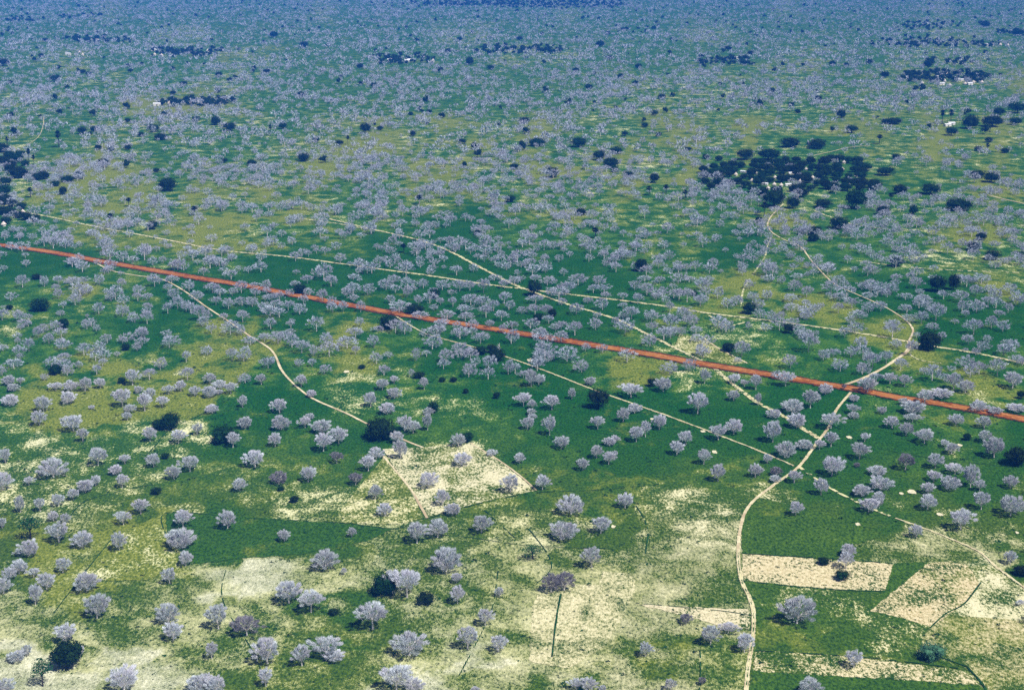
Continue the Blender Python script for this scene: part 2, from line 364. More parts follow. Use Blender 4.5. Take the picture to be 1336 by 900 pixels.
# ------------------------------------------------------------------ tree shapes (unit: crown width 1, height 1)
def tube(V, F, p, q, r0, r1, n=5):
    p = np.array(p, float); q = np.array(q, float); d = q - p; L = np.linalg.norm(d)
    if L < 1e-6: return
    d /= L; a = np.cross(d, (0, 0, 1) if abs(d[2]) < .9 else (1, 0, 0)); a /= np.linalg.norm(a); b = np.cross(d, a)
    s = len(V)
    for c, r in ((p, r0), (q, r1)):
        for k in range(n):
            t = 2 * PI * k / n; V.append(c + r * (a * math.cos(t) + b * math.sin(t)))
    for k in range(n): F.append((s + k, s + (k + 1) % n, s + n + (k + 1) % n, s + n + k))
def slivers(rg, centers, normals, length, width, spread):
    """thin twig triangles fanning out of given points"""
    n = len(centers)
    d = normals + rg.normal(0, spread, (n, 3)); d /= np.linalg.norm(d, axis=1)[:, None]
    s = np.cross(d, rg.normal(0, 1, (n, 3))); s /= np.linalg.norm(s, axis=1)[:, None]
    L = length * rg.uniform(.6, 1.3, (n, 1)); Wd = width * rg.uniform(.6, 1.4, (n, 1))
    a = centers - s * Wd * .5 - d * L * .4; b = centers + s * Wd * .5 - d * L * .4; c = centers + d * L * .6
    return np.stack([a, b, c], 1).reshape(-1, 3)
def grey_tree(seed, wid, hgt, style, ntw=3200, tl=1.0, tw=.13, nclump=40, trunk=True):
    """real-size grey leafless tree: returns (limb verts, limb faces, twig verts)"""
    rg = np.random.RandomState(seed)
    R = wid / 2
    if style == 'umbrella': c0, dep, fork = .70, .28, .34
    elif style == 'vase':   c0, dep, fork = .60, .42, .18
    elif style == 'bush':   c0, dep, fork = .50, .48, .06
    elif style == 'lobed':  c0, dep, fork = .60, .38, .20
    else:                   c0, dep, fork = .58, .42, .16
    cz = c0 * hgt; rz = dep * hgt
    # clumps on an uneven dome shell
    cl = []
    ga = PI * (3 - 5 ** .5)
    off = rg.uniform(0, 6)
    for i in range(nclump):
        f = (i + .5) / nclump
        el = 1 - f * (1.62 if style in ('round', 'bush') else 1.35)
        rr = math.sqrt(max(0, 1 - el * el)); an = off + i * ga
        sh = rg.uniform(.68, 1.0)
        lob = 1 + .22 * math.sin(3 * an + seed) + (.25 * math.sin(2 * an + seed * 2) if style == 'lobed' else 0)
        cl.append(((rr * math.cos(an) * R * sh * lob), (rr * math.sin(an) * R * sh * lob), cz + el * rz * sh * rg.uniform(.85, 1.1)))
    cl = np.array(cl)
    lean = rg.normal(0, .03 * wid, 2)
    cl[:, 0] += lean[0]; cl[:, 1] += lean[1]
    V = []; F = []
    root = np.array((0, 0, -.25)); fk = np.array((lean[0] * .4, lean[1] * .4, fork * hgt))
    tr = .022 * wid + .12
    tube(V, F, root, (0, 0, .25), tr * 1.5, tr, 7); tube(V, F, (0, 0, .25), fk, tr, tr * .8, 7)
    nl = 6
    la = rg.uniform(0, 2 * PI)
    limbs = []
    for k in range(nl):
        an = la + k * 2 * PI / nl + rg.uniform(-.3, .3)
        e = fk + np.array((math.cos(an) * R * .42, math.sin(an) * R * .42, (cz - fk[2]) * rg.uniform(.55, .9)))
        m = fk + (e - fk) * .5 + np.array((0, 0, .05 * hgt))
        tube(V, F, fk, m, tr * .62, tr * .45, 5); tube(V, F, m, e, tr * .45, tr * .3, 5)
        limbs.append(e)
    limbs = np.array(limbs)
    for c in cl:
        k = np.argmin(((limbs - c) ** 2).sum(1)); e = limbs[k]
        m = e + (c - e) * .5 + rg.normal(0, .03 * wid, 3)
        tube(V, F, e, m, tr * .28, tr * .2, 3); tube(V, F, m, c, tr * .2, tr * .09, 3)
    # twigs: gaussian puffs round each clump + some inner fill
    cr = wid * .57 / math.sqrt(nclump)
    wgt = rg.uniform(.5, 1.5, nclump); wgt /= wgt.sum()
    idx = rg.choice(nclump, int(ntw * .86), p=wgt)
    q = rg.normal(0, 1, (len(idx), 3)); q /= np.linalg.norm(q, axis=1)[:, None]; q *= rg.uniform(.2, 1, (len(idx), 1)) ** .45
    ce = cl[idx] + q * cr * np.array((1, 1, .62))
    nrm = q * .45 + (cl[idx] - np.array((0, 0, fork * hgt))) / R * 1.3 + np.array((0, 0, .2))
    A = slivers(rg, ce, nrm, tl, tw, .35)
    ni = ntw - len(idx)
    t = rg.uniform(.35, .95, (ni, 1)); ii = rg.choice(nclump, ni)
    ce2 = fk + (cl[ii] - fk) * t + rg.normal(0, .05 * wid, (ni, 3))
    B = slivers(rg, ce2, cl[ii] - fk, tl, tw * .9, .3 * R)
    tv = np.concatenate([A, B]); tv[:, 2] = np.maximum(tv[:, 2], .15)
    return np.array(V), F, tv
def tri_faces(n): return np.arange(n, dtype=np.int32).reshape(-1, 3)

def blob(rg, c, r, n1=5, n2=7):
    V = [(c[0], c[1], c[2] + r[2])]
    for i in range(1, n1):
        f = PI * i / n1
        for j in range(n2):
            a = 2 * PI * (j + .5 * (i % 2)) / n2; k = rg.uniform(.8, 1.15)
            V.append((c[0] + r[0] * k * math.sin(f) * math.cos(a), c[1] + r[1] * k * math.sin(f) * math.sin(a), c[2] + r[2] * k * math.cos(f)))
    V.append((c[0], c[1], c[2] - r[2]))
    F = []
    for j in range(n2): F.append((0, 1 + j, 1 + (j + 1) % n2))
    for i in range(n1 - 2):
        for j in range(n2):
            a = 1 + i * n2 + j; b = 1 + i * n2 + (j + 1) % n2
            F.append((a, a + n2, b + n2)); F.append((a, b + n2, b))
    l = len(V) - 1
    for j in range(n2): F.append((l, 1 + (n1 - 2) * n2 + (j + 1) % n2, 1 + (n1 - 2) * n2 + j))
    return np.array(V), np.array(F)
def leafy(seed, wid, hgt, nleaf=1500, ls=.55, nclump=16, low=.12, sparse=False):
    rg = np.random.RandomState(seed); R = wid / 2
    cz = hgt * (.5 + low * .5); rz = hgt * (.5 - low * .5) * .8
    V = []; F = []
    tube(V, F, (0, 0, -.2), (0, 0, cz * .7), .035 * wid + .1, .02 * wid + .06, 6)
    cl = []
    for i in range(nclump):
        el = 1 - (i + .5) / nclump * 1.75; rr = math.sqrt(max(0, 1 - el * el)); an = i * 2.4 + seed
        sh = rg.uniform(.45, .98); cl.append((rr * math.cos(an) * R * sh, rr * math.sin(an) * R * sh, cz + el * rz * sh * rg.uniform(.8, 1.15)))
    cl = np.array(cl)
    for c in cl: tube(V, F, (0, 0, cz * .55), c, .012 * wid + .04, .03, 3)
    parts = []; fc = []
    cr = wid * (.30 if not sparse else .2)
    n = 0
    if not sparse:
        for c in cl[::2]:
            bv, bf = blob(rg, c, (cr * .7, cr * .7, min(cr * .65, rz * .5))); parts.append(bv); fc.append(bf + n); n += len(bv)
        bv, bf = blob(rg, (0, 0, cz), (R * .55, R * .55, rz * .7)); parts.append(bv); fc.append(bf + n); n += len(bv)
    idx = rg.choice(nclump, nleaf)
    q = rg.normal(0, 1, (nleaf, 3)); q /= np.linalg.norm(q, axis=1)[:, None]
    ce = cl[idx] + q * cr * np.array((1, 1, .8)) * rg.uniform(.7, 1.15, (nleaf, 1))
    ce[:, 2] = np.maximum(ce[:, 2], .2)
    tv = slivers(rg, ce, q * .3 + rg.normal(0, 1, (nleaf, 3)), ls, ls * .9, .3); tv[:, 2] = np.maximum(tv[:, 2], .05)
    parts.append(tv); fc.append(tri_faces(len(tv)) + n)
    return np.array(V), F, np.concatenate(parts), np.concatenate(fc)

# ------------------------------------------------------------------ where the trees stand: (base x, base y, crown width, height) in tile pixels at 5x
TILE_TXT = {
(0,720): "125,140,110,100 60,182,90,95 25,270,110,115 220,165,80,70 305,245,110,125 232,345,85,165 410,135,100,115 565,250,150,125 632,430,165,185 435,590,140,145 d440,755,175,195 525,690,60,95 110,712,110,75 180,675,70,80 r280,875,130,200 45,915,120,110 810,905,190,180 1300,910,150,115 1212,90,90,110 1108,205,90,120 1100,460,150,140 1130,575,120,135",
(267,720): "790,110,160,135 910,150,40,55 550,330,165,165 695,390,170,145 90,500,140,185 b275,540,200,140 48,695,80,130 410,725,180,190 635,740,120,165 790,682,210,145 845,705,130,65 400,875,90,145 1097,500,205,185 d1170,272,150,150 1225,268,120,175 1320,295,190,200 1335,672,220,160 1250,905,210,180 1365,915,130,110 d845,405,60,40 70,920,130,130 15,880,60,110",
(534,720): "240,125,180,170 r805,45,130,95 315,335,90,140 310,200,70,75 590,290,60,70 495,480,110,130 380,632,140,165 580,650,110,130 1190,100,130,150 b925,262,110,140 b1010,252,130,140 1090,895,100,90 1175,905,110,100 430,915,60,40 1260,905,50,40 d110,335,110,80",
(801,720): "b470,470,80,75 628,605,130,150 745,525,130,75 850,655,110,145 205,680,90,110 1192,465,240,195 370,905,80,90 b575,865,50,60 1285,910,150,105",
(1068,720): "178,110,100,130 190,25,90,85 d35,80,70,50 d155,180,80,70 p740,690,150,110 230,752,110,135 1250,80,80,100 d1320,150,90,70 1315,350,60,45",
(0,540): "37,320,70,110 258,75,100,110 480,112,130,120 540,180,80,95 830,40,60,60 d1110,100,105,120 d1040,100,80,70 980,180,80,110 1165,190,100,95 1290,135,70,85 350,410,180,140 640,335,140,130 815,325,70,70 1003,345,90,100 1240,375,130,115 1135,425,100,100 757,395,80,70 797,482,80,100 20,495,130,130 190,465,70,65 558,510,100,90 625,470,60,80 478,560,70,85 d1022,520,60,45 d1080,290,50,40 135,642,60,130 262,635,70,100 382,600,80,90 918,652,110,105 15,745,60,80 805,722,110,100 1195,737,120,125 1175,875,180,135 r200,815,150,160 350,700,70,75 430,710,70,70 385,835,140,150 540,865,130,110 780,890,100,140 185,925,130,115 120,925,60,40",
(267,540): "265,95,90,85 d130,187,130,120 185,218,90,110 500,100,120,110 655,90,90,80 680,30,70,40 770,120,130,90 775,242,120,130 875,192,120,120 460,212,80,100 d1140,162,175,155 330,345,140,120 675,442,100,110 b862,322,90,85 b485,455,110,95 d497,500,40,35 230,502,90,95 150,747,120,140 520,832,80,90 d585,575,50,45 1120,290,100,85 1068,372,100,110 b985,462,90,90 1115,557,90,110 1180,665,100,95 1255,190,80,90 1278,292,90,140 1305,107,100,110 960,802,60,75",
(534,540): "25,125,120,90 120,107,60,130 320,212,100,90 d375,180,80,65 345,337,110,95 540,270,70,45 120,482,120,115 212,597,90,125 283,657,100,80 660,512,120,135 868,492,100,110 720,322,70,80 770,100,90,90 805,40,60,50 915,137,90,145 990,227,100,90 1228,97,90,95 1222,287,80,95 1305,205,80,55 1300,327,90,90 1132,367,80,90 1055,652,165,145 1008,812,170,140 1248,777,120,125 470,772,130,130 50,842,140,150 185,802,130,130",
(801,540): "60,50,80,100 145,180,90,115 205,150,70,120 295,102,90,110 470,197,90,100 410,265,90,100 680,167,110,110 780,130,110,105 585,327,90,115 678,437,90,130 1035,182,110,160 1115,282,130,120 1240,227,110,60 1190,87,110,100 1000,322,60,70 920,412,80,100 950,400,60,60 b1060,400,80,60 1050,442,70,45 1175,447,90,90 72,612,110,105 1183,662,90,110 1350,527,90,125 5,190,60,60 5,282,40,50",
(1068,540): "80,92,150,110 80,212,90,105 5,232,70,70 265,292,120,120 300,180,70,65 85,402,140,140 230,30,70,50 480,92,100,85 570,140,90,95 610,50,110,60 690,190,150,100 895,72,100,80 820,215,70,55 865,262,90,80 b565,362,130,115 760,352,100,110 d970,170,50,50 1080,92,100,85 1085,182,90,85 1143,282,130,150 d1290,332,135,125 405,487,150,100 380,400,120,70 280,532,110,75 395,560,80,60 325,637,130,100 395,612,60,80 b250,345,40,30 750,440,110,80 855,492,120,110 890,390,130,75 990,477,100,170 710,622,110,110 715,520,90,80 1250,482,90,90 1050,500,80,80 1060,622,110,130 1250,662,165,145 925,752,160,150 635,802,90,95",
(0,360): "148,75,80,90 290,70,60,80 d240,20,60,35 385,55,70,60 365,100,60,50 385,150,60,75 475,75,90,75 548,60,70,60 560,120,120,70 490,190,90,80 650,60,70,80 725,165,70,80 795,80,60,70 905,120,80,70 900,165,60,60 960,160,70,50 1010,70,90,90 1120,45,90,50 1235,100,80,80 1130,150,80,80 1160,215,80,90 1290,170,90,80 1095,245,60,80 1215,230,70,80 1245,240,70,70 1300,290,90,110 1325,330,80,80 645,250,70,85 800,265,90,85 965,230,60,60 960,312,80,95 880,305,80,80 570,275,30,30 568,347,60,75 630,360,50,50 d265,225,110,85 d65,220,40,35 15,290,90,80 125,300,80,85 185,330,50,40 135,350,50,40 365,357,80,70 d415,345,60,75 285,370,80,70 250,402,70,80 320,442,70,75 190,492,70,95 20,490,70,45 115,440,40,40 395,260,60,40 410,480,100,70 400,430,70,30 548,517,90,90 650,497,90,80 700,437,70,70 800,440,60,50 d820,485,50,50 895,490,60,60 925,407,90,75 1105,470,120,90 1215,562,60,80 1045,612,80,90 415,562,90,65 130,540,50,45 515,602,50,50 670,592,60,60 632,642,70,70 440,650,80,80 d365,640,80,75 90,602,110,65 15,650,70,80 60,712,80,70 90,752,80,55 135,705,50,50 290,680,50,50 365,747,100,60 555,752,90,100 655,732,70,75 465,747,90,80 440,837,100,90 765,525,40,35 865,712,100,120 975,677,90,80 d795,700,50,45 1225,682,90,95 1180,752,70,80 1100,772,80,70 1270,782,70,70 800,852,120,130 900,765,60,50 945,882,90,130 985,802,80,80 1060,857,80,80 845,892,80,60 65,847,110,85 285,882,110,110 600,870,40,30",
(267,360): "50,110,100,70 100,130,80,50 180,130,60,60 75,190,70,60 155,215,80,75 245,195,80,70 310,200,80,70 240,110,90,90 330,130,70,60 395,90,70,70 320,80,60,40 405,120,60,50 395,160,50,40 440,170,100,60 455,210,90,60 385,230,80,60 430,265,130,70 432,347,90,80 248,302,80,85 15,300,60,90 170,382,130,100 240,390,60,80 125,290,60,50 545,225,90,70 620,250,90,80 645,180,60,60 590,70,70,40 670,50,80,60 d620,115,70,70 685,130,70,60 770,165,80,85 830,200,60,80 550,130,60,50 825,70,90,80 970,25,80,40 970,120,100,80 1065,125,80,90 975,165,60,50 905,235,60,80 1018,235,60,80 1185,90,90,80 1320,140,60,90 1230,50,90,60 1210,180,60,60 1270,240,150,80 d1200,345,120,100 1305,380,90,100 1015,332,60,70 390,430,80,60 480,442,110,90 560,380,60,40 570,467,80,110 635,502,110,90 710,522,60,80 795,462,90,100 985,410,110,80 930,472,140,80 985,512,60,60 1105,467,80,90 1130,365,80,40 20,517,80,70 180,552,70,90 255,557,90,110 300,450,90,60 415,602,110,80 615,592,60,60 700,592,60,55 780,642,80,70 265,697,90,70 370,707,70,75 630,722,80,90 695,790,60,50 35,702,80,80 95,732,90,60 170,767,90,80 30,792,90,80 90,770,60,30 248,857,60,90 490,892,110,100 50,892,90,60 1170,647,90,70 1235,702,60,60 1160,742,80,80 1240,797,90,75 1085,852,80,110 1190,897,100,75 d1025,605,40,30",
(534,360): "20,105,60,45 92,80,70,70 60,190,60,70 165,130,70,60 215,90,100,70 330,100,90,80 395,95,80,70 485,110,80,100 555,30,90,40 620,80,80,60 685,55,80,60 725,45,60,50 820,40,80,50 d815,128,85,110 900,60,110,60 1100,60,120,80 1030,120,120,90 925,130,80,60 1235,60,90,70 1200,110,70,60 1270,110,90,60 1285,150,70,50 1260,220,90,90 1165,180,70,45 1090,250,100,80 995,190,60,50 400,187,110,75 285,202,60,70 160,225,60,45 205,190,60,50 d40,250,100,70 75,280,110,50 248,287,100,70 370,245,110,60 365,292,100,60 405,340,80,60 620,180,90,80 650,220,70,70 500,270,90,90 550,230,80,80 600,292,90,70 527,342,60,60 735,245,80,55 820,250,90,70 825,180,110,60 895,260,80,80 d935,265,50,60 d840,290,60,50 910,312,80,60 790,342,100,75 850,402,110,70 670,350,80,60 610,370,60,60 665,442,90,110 990,350,80,60 990,432,100,80 1080,387,100,100 1215,352,80,85 210,330,100,50 180,385,120,70 150,477,120,105 330,410,120,80 410,380,60,50 465,442,110,80 335,515,110,90 400,547,100,80 240,562,100,90 d465,510,80,60 d575,552,90,90 d540,500,60,60 515,612,95,105 645,642,70,110 388,657,100,100 45,552,60,100 15,660,40,60 d65,665,70,45 97,742,60,90 d215,690,40,35 d288,690,40,35 d370,765,35,35 d570,800,40,50 d160,890,60,80 120,905,70,50 885,542,150,130 1030,557,150,110 925,557,60,60 1125,627,110,90 1150,492,60,60 830,597,60,60 745,665,80,50 795,722,80,130 845,707,90,70 1185,712,70,60 d1235,862,120,140 1060,802,50,80 745,847,110,100 930,872,110,105 800,867,60,70 795,905,60,45",
(801,360): "135,90,90,70 215,125,90,90 200,35,90,40 295,50,70,50 155,182,70,75 275,155,80,50 310,125,50,45 425,155,90,80 575,97,110,90 490,40,80,40 d525,130,35,35 565,197,100,80 675,147,70,90 800,192,90,70 d885,247,85,85 905,160,80,60 940,220,80,80 885,85,70,70 1005,40,90,50 1000,157,70,75 1095,50,60,60 1175,100,90,80 1255,140,80,80 1165,170,100,60 1160,232,110,55 1260,287,90,65 1250,200,60,50 1310,230,60,50 1205,20,80,40 60,210,60,40 115,282,100,90 60,280,70,50 75,372,130,100 15,330,50,70 245,300,110,80 365,240,60,80 460,292,100,100 b520,332,80,90 370,342,110,100 250,365,80,70 325,417,110,90 235,457,110,90 440,390,60,70 680,342,110,90 730,367,100,90 535,375,80,50 550,432,90,60 575,522,80,90 1025,300,80,80 1085,302,60,80 1170,325,100,60 d1140,372,65,65 880,350,40,60 d745,490,80,60 835,522,110,110 1270,497,120,140 1225,400,80,60 1150,602,90,100 490,622,90,100 365,642,110,90 320,752,110,100 d250,720,60,60 110,792,150,100 590,702,70,110 785,702,90,70 850,720,60,50 925,742,80,110 805,565,50,40 1120,717,120,110 1060,670,70,60 780,812,80,75 940,842,50,90 545,897,140,150 1280,862,110,130 1160,892,140,100 1040,925,90,70 135,892,90,70",
(1068,360): "80,120,110,100 120,40,90,50 135,165,110,60 215,210,100,75 128,242,70,75 15,210,50,40 280,90,80,60 330,90,100,70 335,150,90,50 410,110,90,80 475,120,80,80 500,35,80,50 640,80,90,80 655,120,60,40 565,155,90,45 655,210,100,90 765,292,120,120 720,230,90,80 680,180,110,60 575,240,90,60 590,302,90,60 670,312,80,90 325,240,90,80 405,230,90,70 250,280,120,60 235,372,110,85 480,340,90,60 480,402,110,110 d775,102,100,115 d880,90,60,110 965,70,110,80 1060,50,120,70 1025,130,90,80 930,170,110,80 815,150,80,60 935,230,80,80 1030,240,110,90 960,270,60,50 1110,110,80,60 1150,150,90,80 1105,190,90,60 1250,120,100,80 1315,200,70,80 1235,240,60,70 1175,270,70,50 1125,342,80,90 1200,362,90,80 1010,382,120,110 975,450,90,70 1065,490,90,80 1105,430,60,50 1025,515,60,50 1205,515,120,80 1265,490,90,80 1290,570,90,60 740,350,90,50 800,420,60,60 d715,480,125,135 505,470,80,60 600,520,80,110 270,480,90,90 210,530,80,80 30,550,80,80 95,530,90,60 140,622,110,90 350,602,110,110 325,545,70,60 440,570,80,90 535,612,90,80 285,642,100,90 465,702,100,80 375,690,100,60 560,722,90,90 320,762,120,110 45,772,90,80 b165,740,30,40 740,682,120,120 820,690,80,60 880,740,110,120 955,762,110,90 960,612,120,100 1045,642,100,90 1265,732,110,120 800,792,130,60 690,832,130,100 615,897,140,90 555,840,60,50 225,897,90,70 410,897,60,50 1035,882,110,75 1150,897,90,45 1290,882,120,50 230,820,60,50 d1320,800,50,60 0,820,30,40",
}
FAR_DARK = """77,182,8,22 123,168,9 145,194,8 128,192,8 135,212,14 167,157,7 184,175,8 202,167,12 210,178,16,9 167,192,8 107,170,12 88,233,15,9 103,228,12 72,239,11,8 82,248,9,12 40,251,8,13 219,240,20,18 202,258,9 254,275,8,12 145,286,8,15 199,293,14 168,264,7,12 256,155,9 281,157,11,13 299,165,14 369,164,10 353,170,5,14 412,182,8 443,186,9 397,205,13 293,209,8 328,212,11 204,222,7 392,123,9 348,93,8 286,97,8 240,109,8 226,121,7 284,118,7 357,45,10 397,58,10 72,102,12 54,72,7 5,81,13 13,107,6 108,93,7 116,96,8 170,92,6 185,83,5 59,52,6
496,167,7 477,167,12,15 454,183,5,12 539,174,6,8 618,190,7,9 606,214,6,8 651,162,5 684,157,11 701,185,20,11 671,217,10 721,224,14,15 755,185,17,14 782,202,14,14 797,212,18,14 804,196,13,10 802,220,10 815,174,8 859,175,7 820,227,10,7 854,232,11,13 847,249,8,12 869,247,8,12 841,163,8 547,261,7,13 863,126,9 768,113,9 810,99,8 833,86,8 751,91,7 783,57,10 795,75,8 793,43,6 813,38,6 853,36,6 613,79,9,12 585,66,7 600,51,7 678,50,7 640,88,8 488,111,9 471,108,6 470,86,8 560,145,7 536,148,6 445,99,5 666,259,12,9 758,276,12
950,63,8 979,69,7 1285,31,11 1327,42,12 1211,83,10,13 1086,82,8 1104,84,6 1134,80,8 1154,97,10 1068,128,9 1032,136,7 1041,145,7 1098,148,10,12 1155,158,9 1266,158,18,20 1240,153,7,19 1229,153,7,18 1295,158,24,15 1327,140,20,15 1303,145,12 1325,158,13 1241,171,14,12 1165,158,18,8 1147,182,8,12 1169,204,9 1288,193,6,12 1276,194,8 1311,196,9 1290,182,9 1111,168,14,11 1031,185,22,14 1066,187,20,14 972,201,20,15 1002,201,24,16 921,204,8 938,206,9 898,194,9,5 894,254,8,12 1010,258,26,24 1034,264,14,16 1074,265,18,12 1117,259,24,26 1140,239,18,13 1174,246,16,14 1155,223,20,12 1214,246,22,15 1276,227,15,11 1293,231,18,14 1250,266,28,16 1162,258,8,12 1191,273,10,14 1152,274,16,12 1095,290,20,16 1063,300,16,11 997,273,8,18 990,286,9 1170,341,15 1295,332,16 1280,308,12 1270,321,14 1061,309,13 836,345,14,18 777,304,9,14 527,324,8,12 623,303,9 568,382,12,14
3,192,16 12,202,14 22,205,14 4,210,15 15,214,13 27,200,11 24,224,22,16 12,218,12 8,236,14 5,248,18,16 9,260,16 16,264,13 4,274,14 14,276,14 25,279,12 8,287,13 34,281,14 46,284,13 29,268,11 38,203,6,18 44,209,5,13 33,212,10 10,185,5,13 48,230,12 57,228,14"""
rk = random.Random(4)
HUTSP = [(970,224,'b'),(945,226,'h'),(960,228,'h'),(1007,219,'h'),(1011,232,'h'),(1032,226,'b'),(1052,221,'h'),(1068,214,'h'),(1060,232,'h'),(1044,237,'h'),(998,240,'b'),(1002,246,'h'),(1010,241,'h'),(1019,242,'h'),(1028,241,'b'),(1032,248,'h'),(1099,221,'h'),(1117,230,'h'),(1130,240,'h'),(1108,242,'h'),(981,236,'h'),(1101,212,'h'),(943,239,'h'),(986,226,'h')]
_poly = [(909,222),(947,213),(971,211),(994,208),(1031,206),(1068,208),(1091,204),(1125,208),(1130,221),(1127,233),(1148,232),(1148,243),(1106,244),(1065,243),(1050,256),(1042,249),(1031,246),(1001,250),(984,251),(956,238),(919,244),(911,236)]
def inpoly(x, y, P):
    c = False; j = len(P) - 1
    for i in range(len(P)):
        if (P[i][1] > y) != (P[j][1] > y) and x < (P[j][0] - P[i][0]) * (y - P[i][1]) / (P[j][1] - P[i][1]) + P[i][0]: c = not c
        j = i
    return c
VILLAGE = []
for _ in range(9000):
    if len(VILLAGE) >= 86: break
    x, y = rk.uniform(909, 1148), rk.uniform(204, 254)
    if not inpoly(x, y, _poly): continue
    if any(abs(x - a) < 8.5 and abs(y - b) < 5 for a, b, _, _ in VILLAGE): continue
    if any(abs(x - hx) < 5 and -1 < y + 4 - hy < 9 for hx, hy, _ in HUTSP): continue
    w = rk.uniform(9, 15); VILLAGE.append((x, y, w, w * rk.uniform(.7, .95)))

TREES = []                                   # (px, py, w_px, h_px, kind)
for (x0, y0), txt in TILE_TXT.items():
    for tok in txt.split():
        kd = 'g'
        if tok[0] in 'dpbr': kd = tok[0]; tok = tok[1:]
        a = [float(v) for v in tok.split(',')]
        TREES.append((x0 + a[0] / 5, y0 + a[1] / 5, a[2] / 5, a[3] / 5, kd))
for tok in FAR_DARK.split():
    a = [float(v) for v in tok.split(',')]
    h = a[3] if len(a) > 3 else a[2] * .85
    TREES.append((a[0], a[1] + h * .5, a[2], h, 'd' if h < a[2] * 1.5 else 'q'))

grey = sorted([t for t in TREES if t[4] in 'gb'], key=lambda t: -(t[1] + 0.0 * t[2]))
near, rest = grey[:298], grey[298:]
dark = [t for t in TREES if t[4] in 'dprq'] + [(x, y + h * .5, w, h, 'd') for x, y, w, h in VILLAGE]
ORD = 'first second third fourth fifth sixth seventh eighth ninth tenth eleventh twelfth thirteenth fourteenth fifteenth sixteenth seventeenth eighteenth nineteenth twentieth'.split()
CELL = {
 830: ['in the sandy white bottom left corner', 'at the bottom edge, left part', 'at the bottom edge, just left of middle', 'at the bottom edge, just right of middle', 'at the bottom edge beside the track', 'in the bottom right corner plots'],
 770: ['on olive ground above the bottom left corner', 'on speckled ground below the white sand', 'on mottled ground in the lower middle', 'around the narrow green field margin', 'on plots flanking the lower track', 'beside the tan four-sided field'],
 715: ['on yellowish ground at lower left', 'around the white sand patch', 'below the dark green strip', 'on scrubby ground behind the green field margin', 'level with the strip field beside the track', 'near the pale plots at lower right'],
 670: ['left of the dark green plot', 'on the dark green left plot', 'below the sharp cornered sandy plot', 'right of the sharp cornered plot', 'on the bare patch before the track bend', 'along the lower right footpath'],
 625: ['on mottled ground below the left thicket', 'on striped green ground, left of middle', 'on the sharp cornered sandy plot', 'just behind the sharp cornered plot', 'near where footpath and track join', 'in the dense cluster at right'],
 585: ['on pale ground at the left edge', 'below the lone dark tree row', 'around the left track end', 'on deep green ground at the centre', 'along the thin footpath, right of middle', 'on green ground left of the right edge'],
 550: ['on olive ground, far left', 'on deep green below the bending track', 'around the big dark tree', 'below the thin footpath at centre', 'around the footpath junction', 'just below the red road, far right'],
 520: ['below the left olive mound', 'beside the bending left track', 'on the pale striped ground, middle', 'on green below the dark leaning tree', 'on green near the right hand track', 'along the near red road verge'],
 490: ['on the left olive mound', 'left of the track bend', 'on green behind the pale striped ground', 'along the thin diagonal footpath', 'near the red road crossing', 'right of the red road turnoff'],
 0:   ['behind the left olive mound', 'above the track bend', 'near the thin footpath start', 'between red road and thin footpath', 'before the red road crossing', 'between the red road and pale track'],
}
def shape(w, h, k):
    m = w / k; a = h / w
    s = 'small' if m < 7.2 else ('big' if m > 13.5 else ('broad' if m > 10.4 else 'medium'))
    f = 'slender' if a > 1.25 else ('tall' if a > 1.02 else ('squat' if a < .68 else ('domed' if a < .86 else 'round')))
    return s, f
def unique_labels(T, cellf, noun):
    cells = {}
    for i, t in enumerate(T):
        s, f = shape(t[2], t[3], pxm(t[1])); cells.setdefault((cellf(t), s, f, noun(t)), []).append(i)
    out = [None] * len(T)
    for (c, s, f, n), ii in cells.items():
        ii.sort(key=lambda i: T[i][0])
        for q, i in enumerate(ii):
            o = '' if len(ii) == 1 else (', leftmost' if q == 0 else (', rightmost' if q == len(ii) - 1 else ', %s from left' % ORD[min(q, 19)]))
            out[i] = '%s %s %s%s %s' % (s, f, n, o, c)
    return out
STY = ['umbrella' if t[2] > 32 and t[3] / t[2] > .85 and t[2] / pxm(t[1]) > 12 and t[0] > 400 and t[0] < 560 else '' for t in near]
def gcell(t):
    for y in sorted(CELL, reverse=True):
        if t[1] >= y: return CELL[y][min(5, max(0, int(t[0] / 223)))]
LAB = unique_labels(near, gcell, lambda t: 'brownish bare tree' if t[4] == 'b' else 'bare grey tree')
COLN = ['at far left', 'at left', 'left of middle', 'right of middle', 'at right', 'at far right']
def dcell(t):
    x, y = t[0], t[1]; c = COLN[min(5, max(0, int(x / 223)))]
    b = 'on the blue hazed far plain' if y < 105 else 'on the far green plain' if y < 150 else 'on the yellowish middle plain' if y < 200 else 'level with the large village' if y < 250 else 'just nearer than the village' if y < 290 else \
        'beyond the long pale track' if y < 350 else 'about the long pale track' if y < 420 else 'around the red road' if y < 480 else 'before the red road' if y < 560 else 'among the nearer plots' if y < 680 else 'on the nearest plots'
    return b + ' ' + c
def dnoun(t):
    return {'p': 'blue-green tree', 'r': 'loose green tree', 'q': 'dark palm'}.get(t[4]) or ('dark evergreen' if t[2] / pxm(t[1]) > 6.5 else 'dark green bush')
DLAB = unique_labels(dark, dcell, dnoun)
nV = len(VILLAGE); DGRP = []
for i, t in enumerate(dark):
    g = 'lone dark evergreens'
    if i >= len(dark) - nV: g = 'dark trees shading the large village'; DLAB[i] = 'dark evergreen crowded among the huts of the large village'
    elif t[0] < 62 and 180 < t[1] < 300 and t[4] != 'q': g = 'dark trees at the left edge village'; DLAB[i] = 'dark evergreen massed round the huts at the left edge'
    DGRP.append(g)
from collections import Counter
